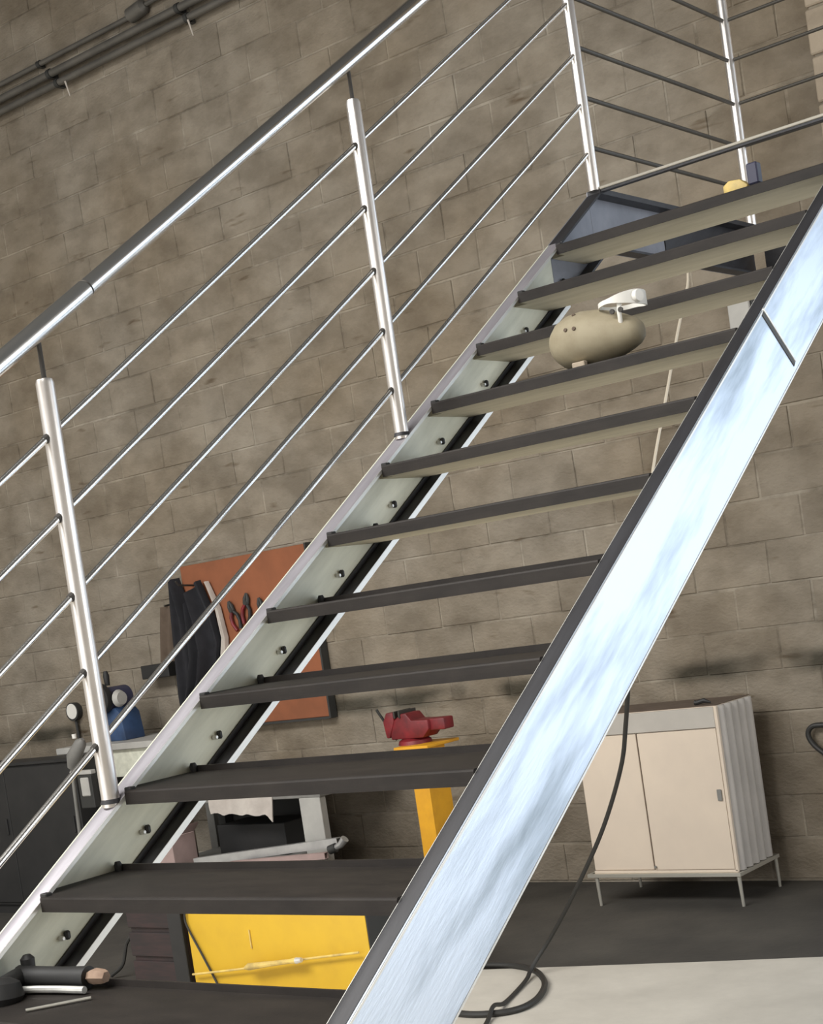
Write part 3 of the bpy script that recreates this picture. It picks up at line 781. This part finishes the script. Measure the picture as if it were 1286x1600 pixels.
def profile_bar(name, label, p0, p1, w_, h_, mt, group=None):
    p0, p1 = Vector(p0), Vector(p1)
    d = (p1 - p0); ln = d.length; d.normalize()
    s = Vector((-d.y, d.x, 0)).normalized(); u = d.cross(s)
    th = 0.004
    ring = [(-w_, -h_), (w_, -h_), (w_, h_), (-w_, h_)]
    inner = [(-w_ + th, -h_ + th), (w_ - th, -h_ + th), (w_ - th, h_ - th), (-w_ + th, h_ - th)]
    b = MB()
    for base in (p0, p1):
        for a, c2 in ring: b.v.append(tuple(base + s * a + u * c2))
        for a, c2 in inner: b.v.append(tuple(base + s * a + u * c2))
    for i in range(4):
        k = (i + 1) % 4
        b.f += [(i, k, 8 + k, 8 + i), (4 + i, 12 + i, 12 + k, 4 + k), (i, 4 + i, 4 + k, k), (8 + i, 8 + k, 12 + k, 12 + i)]
    o = b.build(name, mt, None, origin=tuple(p0))
    return tag(o, label, 'metal bar', group)
tag(MB().box((-6.42, 5.72, -0.006), (-5.60, 5.93, 0.30)).build('supply_crate', 'maroon', None, bevel=0.006, origin=(-6.0, 5.82, -0.006)), 'dark box on the floor before the low rack, under the metal bars', 'box')
profile_bar('square_tube', 'pale square metal tube lying on top of the dark box', (-6.38, 5.80, 0.325), (-5.40, 5.90, 0.395), 0.020, 0.022, 'alu')
profile_bar('square_tube', 'shorter rusty-pink metal tube lying in front of the pale square tube', (-6.05, 5.745, 0.320), (-5.41, 5.80, 0.345), 0.016, 0.016, 'pink')
MB_t = MB().tube([(-5.40, 5.83, 0.385), (-5.35, 5.84, 0.388), (-5.29, 5.85, 0.415)], [0.016, 0.020, 0.022], 12)
pf = thing('pipe_fitting', 'small shiny pipe fitting at the end of the metal tubes', 'fitting', (-5.36, 5.83, 0.36))
MB().tube([(-5.385, 5.805, 0.372), (-5.345, 5.81, 0.384)], [0.024, 0.024], 14).build('collar', 'dark_hole', pf)
MB().tube([(-5.345, 5.81, 0.384), (-5.315, 5.815, 0.396), (-5.285, 5.82, 0.425)], [0.015, 0.018, 0.022], 12).build('elbow', 'alu', pf)
pk = thing('carton', 'pinkish cardboard carton standing on the floor left of the low rack', 'carton', (-6.68, 5.85, 0))
MB().box((-6.84, 5.75, -0.006), (-6.50, 5.93, 0.475)).build('box', 'pink', pk, bevel=0.004)
MB().extrude([(-6.50, 5.75, 0.475), (-6.50, 5.93, 0.475), (-6.455, 5.93, 0.525), (-6.455, 5.75, 0.525)], (0.004, 0, 0.003)).build('flap', 'pink', pk)

# ---------------------------------------------------------------- left corner: orange board, jackets, bench, black cabinet
ob = thing('tool_board', 'orange painted tool board fixed to the wall behind the railing', 'board', (-6.5, 6.65, 0.98))
MB().box((-7.03, 6.625, 0.985), (-5.985, YW - 0.008, 1.985)).build('panel', 'orange', ob, bevel=0.003)
MB().box((-5.985, 6.615, 0.975), (-5.972, YW - 0.008, 1.99)).build('edge_strip', 'dark_hole', ob)
MB().box((-7.03, 6.615, 0.972), (-5.985, YW - 0.008, 0.985)).build('edge_strip', 'dark_hole', ob)
def pliers(x, z, s, ang, label):
    t = thing('pliers', label, 'pliers', (x, 6.61, z), 'pliers hung on the orange board')
    ca, sa = math.cos(ang), math.sin(ang)
    def P(u, v, y=6.608): return (x + s * (u * ca - v * sa), y, z + s * (u * sa + v * ca))
    MB().tube([P(0, 0.02), P(0.035, -0.03), P(0.04, -0.08), P(0.02, -0.14)], 0.011, 8).build('handle', 'black', t)
    MB().tube([P(0, 0.02), P(-0.035, -0.03), P(-0.04, -0.08), P(-0.02, -0.14)], 0.011, 8).build('handle', 'red', t)
    MB().tube([P(0.012, 0.01), P(0.014, 0.05), P(0.004, 0.09)], [0.012, 0.012, 0.005], 8).build('jaw', 'dark_hole', t)
    MB().tube([P(-0.012, 0.01), P(-0.014, 0.05), P(-0.004, 0.09)], [0.012, 0.012, 0.005], 8).build('jaw', 'dark_hole', t)
    MB().tube([P(0, 0.02, 6.594), P(0, 0.02, 6.624)], 0.014 * s + 0.004, 10).build('pivot', 'dark_hole', t)
pliers(-6.62, 1.66, 0.8, 0.3, 'pliers with red handle, hung nearest the black jacket on orange board')
pliers(-6.50, 1.69, 0.8, -0.2, 'pliers with red handle, middle of the three on orange board')
pliers(-6.38, 1.65, 0.8, 0.15, 'pliers with red handle, hung furthest right of the three on orange board')
def drape(left, right, y, th, folds, seed, nu=24):
    """closed cloth body between two side curves [(x, z)...] hanging in front of y"""
    b = MB(); n = len(left)
    rnd = random.Random(seed); ph = rnd.uniform(0, 6)
    for side in (0, 1):
        for (xl, zl), (xr, zr) in zip(left, right):
            for u in range(nu + 1):
                f = u / nu
                x, z = xl + (xr - xl) * f, zl + (zr - zl) * f
                round_ = math.sin(math.pi * f) ** 0.5
                yy = y - (th * round_ * (0.65 + 0.35 * math.sin(f * folds * 6.28 + ph + z * 2)) if side == 0 else 0) - (0.002 if side == 0 else 0)
                b.v.append((x, yy, z))
    st = n * (nu + 1)
    for r in range(n - 1):
        for u in range(nu):
            a = r * (nu + 1) + u
            b.f.append((a, a + 1, a + nu + 2, a + nu + 1))
            b.f.append((st + a, st + a + nu + 1, st + a + nu + 2, st + a + 1))
        a = r * (nu + 1); c2 = a + nu
        b.f.append((a, a + nu + 1, st + a + nu + 1, st + a)); b.f.append((c2, st + c2, st + c2 + nu + 1, c2 + nu + 1))
    for u in range(nu):
        b.f.append((u, st + u, st + u + 1, u + 1))
        a = (n - 1) * (nu + 1) + u
        b.f.append((a, a + 1, st + a + 1, st + a))
    return b
jk = thing('work_jacket', 'black work jacket hanging in front of the orange board', 'jacket', (-6.95, 6.55, 1.1))
yj = 6.600
MB().tube([(-6.93, 6.622, 1.86), (-6.93, yj - 0.10, 1.87), (-6.93, yj - 0.12, 1.895)], 0.006, 8).build('hook', 'pin', jk)
drape([(-6.96, 1.72), (-6.985, 1.60), (-7.01, 1.40), (-7.08, 1.22), (-7.14, 1.05)], [(-6.84, 1.885), (-6.765, 1.68), (-6.735, 1.50), (-6.79, 1.33), (-6.93, 1.16)], yj, 0.11, 2.5, 3).build('body', 'black_cloth', jk)
drape([(-7.09, 1.90), (-7.12, 1.70), (-7.14, 1.45), (-7.16, 1.20), (-7.15, 1.04)], [(-7.03, 1.92), (-6.96, 1.68), (-6.97, 1.45), (-6.98, 1.2), (-7.00, 1.05)], yj + 0.01, 0.09, 1.5, 5).build('sleeve', 'black_cloth', jk)
drape([(-6.80, 1.86), (-6.745, 1.70), (-6.725, 1.52), (-6.78, 1.33)], [(-6.785, 1.87), (-6.715, 1.70), (-6.69, 1.52), (-6.73, 1.30)], yj + 0.012, 0.05, 1, 6, 8).build('lining', 'white_cloth', jk)
br = thing('brown_apron', 'brown apron hanging left of the black jacket', 'apron', (-7.28, 6.6, 1.3))
drape([(-7.28, 1.76), (-7.32, 1.60), (-7.36, 1.42)], [(-7.12, 1.76), (-7.16, 1.60), (-7.19, 1.42)], 6.655, 0.05, 2, 8, 14).build('cloth', 'brown', br)
MB().tube([(-7.20, YW - 0.001, 1.77), (-7.20, 6.61, 1.765)], 0.006, 8).build('peg', 'pin', br)
tag(MB().box((-7.45, 6.56, 1.33), (-7.20, YW - 0.002, 1.415)).build('switch_box', 'black', None, bevel=0.004, origin=(-7.33, YW, 1.37)), 'small black box on the wall below the brown apron', 'box')

bn = thing('workbench', 'pale topped workbench with pinkish drawer behind the lower railing post', 'workbench', (-7.5, 6.35, 0))
MB().box((-7.84, 6.12, 0.945), (-6.95, 6.62, 0.985)).build('top', 'pale_grey', bn, bevel=0.004)
MB().box((-7.80, 6.15, 0.78), (-7.0, 6.17, 0.945)).build('apron', 'primer', bn)
dr = MB().box((-7.78, 6.125, 0.80), (-7.52, 6.150, 0.93)).build('drawer', 'pink', bn, bevel=0.004)
MB().tube([(-7.65, 6.125, 0.865), (-7.65, 6.105, 0.865)], [0.008, 0.013], 10).build('knob', 'dark_hole', dr)
for lx in (-7.82, -7.04):
    for ly in (6.16, 6.54):
        MB().box((lx, ly, -0.006), (lx + 0.06, ly + 0.06, 0.945)).build('leg', 'grey', bn, bevel=0.003)
gr = thing('bench_grinder', 'blue and black bench grinder with pale round disc on the workbench', 'grinder', (-7.45, 6.36, 0.985))
MB().extrude([(-7.60, 6.28, 0.985), (-7.36, 6.28, 0.985), (-7.38, 6.28, 1.15), (-7.42, 6.28, 1.19), (-7.54, 6.28, 1.19), (-7.58, 6.28, 1.15)], (0, 0.16, 0)).build('base', 'blue', gr, bevel=0.008, seg=2)
MB().tube([(-7.49, 6.26, 1.245), (-7.49, 6.44, 1.245)], 0.075, 24).build('motor', 'dark_blue', gr)
wg = MB().tube([(-7.50, 6.225, 1.255), (-7.50, 6.262, 1.255)], 0.095, 28).build('wheel_guard', 'black', gr)
MB().tube([(-7.50, 6.215, 1.262), (-7.50, 6.226, 1.262)], 0.042, 20).build('disc', 'pale_grey', wg)
MB().tube([(-7.575, 6.235, 1.17), (-7.60, 6.228, 1.10), (-7.585, 6.232, 1.03)], 0.012, 8).build('guard_lip', 'white', wg)
MB().tube([(-7.50, 6.32, 1.33), (-7.50, 6.32, 1.39), (-7.50, 6.32, 1.42)], [0.016, 0.020, 0.012], 12).build('knob', 'black', gr)
MB().tube([(-7.36, 6.30, 1.245), (-7.39, 6.30, 1.245)], [0.040, 0.055], 14).build('end_cap', 'pale_grey', gr)
gg = thing('pressure_gauge', 'round white pressure gauge with dark rim on the wall beside lower post', 'gauge', (-8.27, YW, 1.18))
MB().tube([(-8.27, YW - 0.001, 1.175), (-8.27, YW - 0.045, 1.175)], [0.058, 0.062], 28).build('case', 'dark_hole', gg)
MB().tube([(-8.268, YW - 0.0455, 1.178), (-8.268, YW - 0.049, 1.178)], 0.051, 28).build('dial', 'white', gg)
MB().tube([(-8.27, YW - 0.02, 1.12), (-8.27, YW - 0.02, 0.97)], 0.010, 8).build('stem', 'dark_hole', gg)

kb = thing('steel_locker', 'wide black steel cabinet at the far left below the railing', 'cabinet', (-8.3, 6.15, 0))
MB().box((-9.4, 5.90, 0.05), (-7.42, 6.10, 0.925)).build('body', 'black', kb, bevel=0.004)
MB().box((-9.42, 5.885, 0.925), (-7.41, 6.11, 0.945)).build('top', 'black', kb, bevel=0.003)
for x0, x1 in ((-9.38, -8.74), (-8.735, -8.09), (-8.085, -7.44)):
    dd = MB().box((x0, 5.888, 0.07), (x1, 5.899, 0.915)).build('door', 'black', kb, bevel=0.003)
    MB().box((x1 - 0.04, 5.878, 0.50), (x1 - 0.025, 5.888, 0.60)).build('handle', 'black', dd, bevel=0.002)
MB().box((-9.36, 5.92, -0.006), (-7.46, 6.08, 0.05)).build('plinth', 'black', kb)

ps = thing('tool_stand', 'slim grey stand with pale control box behind the lower railing post', 'stand', (-7.2, 5.78, 0))
MB().tube([(-7.33, 5.78, 0.0), (-7.31, 5.78, 0.45), (-7.285, 5.78, 0.90)], 0.011, 10).build('pole', 'grey', ps)
MB().tube([(-7.33, 5.78, -0.006), (-7.33, 5.78, 0.012)], [0.10, 0.085], 20).build('foot', 'dark_hole', ps)
MB().box((-7.29, 5.76, 0.855), (-7.10, 5.80, 0.880)).build('arm', 'pale_grey', ps, bevel=0.004)
MB().box((-7.19, 5.745, 0.73), (-7.12, 5.795, 0.84)).build('control_box', 'pale_grey', ps, bevel=0.006)
MB().box((-7.22, 5.755, 0.66), (-7.10, 5.80, 0.853)).build('back_plate', 'dark_hole', ps, bevel=0.004)
MB().tube([(-7.285, 5.78, 0.90), (-7.25, 5.78, 0.96), (-7.17, 5.78, 1.04), (-7.15, 5.78, 1.06)], [0.025, 0.045, 0.035, 0.012], 14).build('head', 'grey', ps)
MB().tube([(-7.20, 5.765, 1.07), (-7.20, 5.765, 1.095)], [0.012, 0.014], 10).build('knob', 'white', ps)

# ---------------------------------------------------------------- services on the wall
def pipe(label, z, x0, x1, r, y, clamps):
    t = thing('conduit', label, 'conduit', (-7.0, y, z), 'conduits high on the block wall')
    MB().tube([(x0, y, z), (x1, y, z)], r, 14).build('tube', 'conduit', t)
    for cx_ in clamps:
        MB().tube([(cx_ - 0.014, y, z), (cx_ + 0.014, y, z)], r + 0.006, 14).build('clamp', 'dark_hole', t)
        MB().box((cx_ - 0.014, y, z - r - 0.004), (cx_ + 0.014, YW - 0.008, z + r + 0.004)).build('bracket', 'dark_hole', t)
pipe('upper thin dark conduit high on the wall', 5.235, -11.9, -6.74, 0.016, 6.640, (-7.6, -9.0))
pipe('middle grey conduit high on the wall', 5.140, -11.9, -3.0, 0.024, 6.625, (-7.50, -6.33, -5.2, -4.0, -9.0))
pipe('lowest grey conduit high on the wall', 5.065, -11.9, -3.0, 0.022, 6.625, (-7.44, -6.27, -5.2, -4.0, -9.0))
jb = thing('junction_box', 'small round junction fitting where the upper dark conduit ends', 'junction box', (-6.70, 6.64, 5.25))
MB().tube([(-6.76, 6.64, 5.235), (-6.74, 6.64, 5.24), (-6.62, 6.64, 5.255), (-6.60, 6.64, 5.26)], [0.02, 0.045, 0.045, 0.02], 14).build('body', 'conduit', jb)
MB().tube([(-6.60, 6.64, 5.26), (-6.3, 6.64, 5.27), (-3.0, 6.64, 5.27)], 0.014, 10).build('tail', 'conduit', jb)
for x, lab in ((-7.335, 'pale tie hanging under the conduits, the left one'), (-6.235, 'pale tie hanging under the conduits, the right one')):
    tag(MB().tube([(x - 0.01, 6.60, 5.040), (x, 6.60, 5.0), (x + 0.008, 6.605, 4.945)], [0.006, 0.005, 0.003], 8).build('cable_tie', 'white_cloth', None, origin=(x, 6.60, 5.04)), lab, 'tie', 'ties under the conduits')
gb = thing('switch_plate', 'pale grey box on the wall seen between two upper treads', 'wall box', (-3.12, YW, 2.68))
MB().box((-3.175, 6.60, 2.56), (-3.065, YW - 0.001, 2.76)).build('case', 'pale_grey', gb, bevel=0.005)
MB().box((-3.062, 6.61, 2.63), (-3.035, YW - 0.001, 2.74)).build('side_slot', 'black', gb, bevel=0.002)
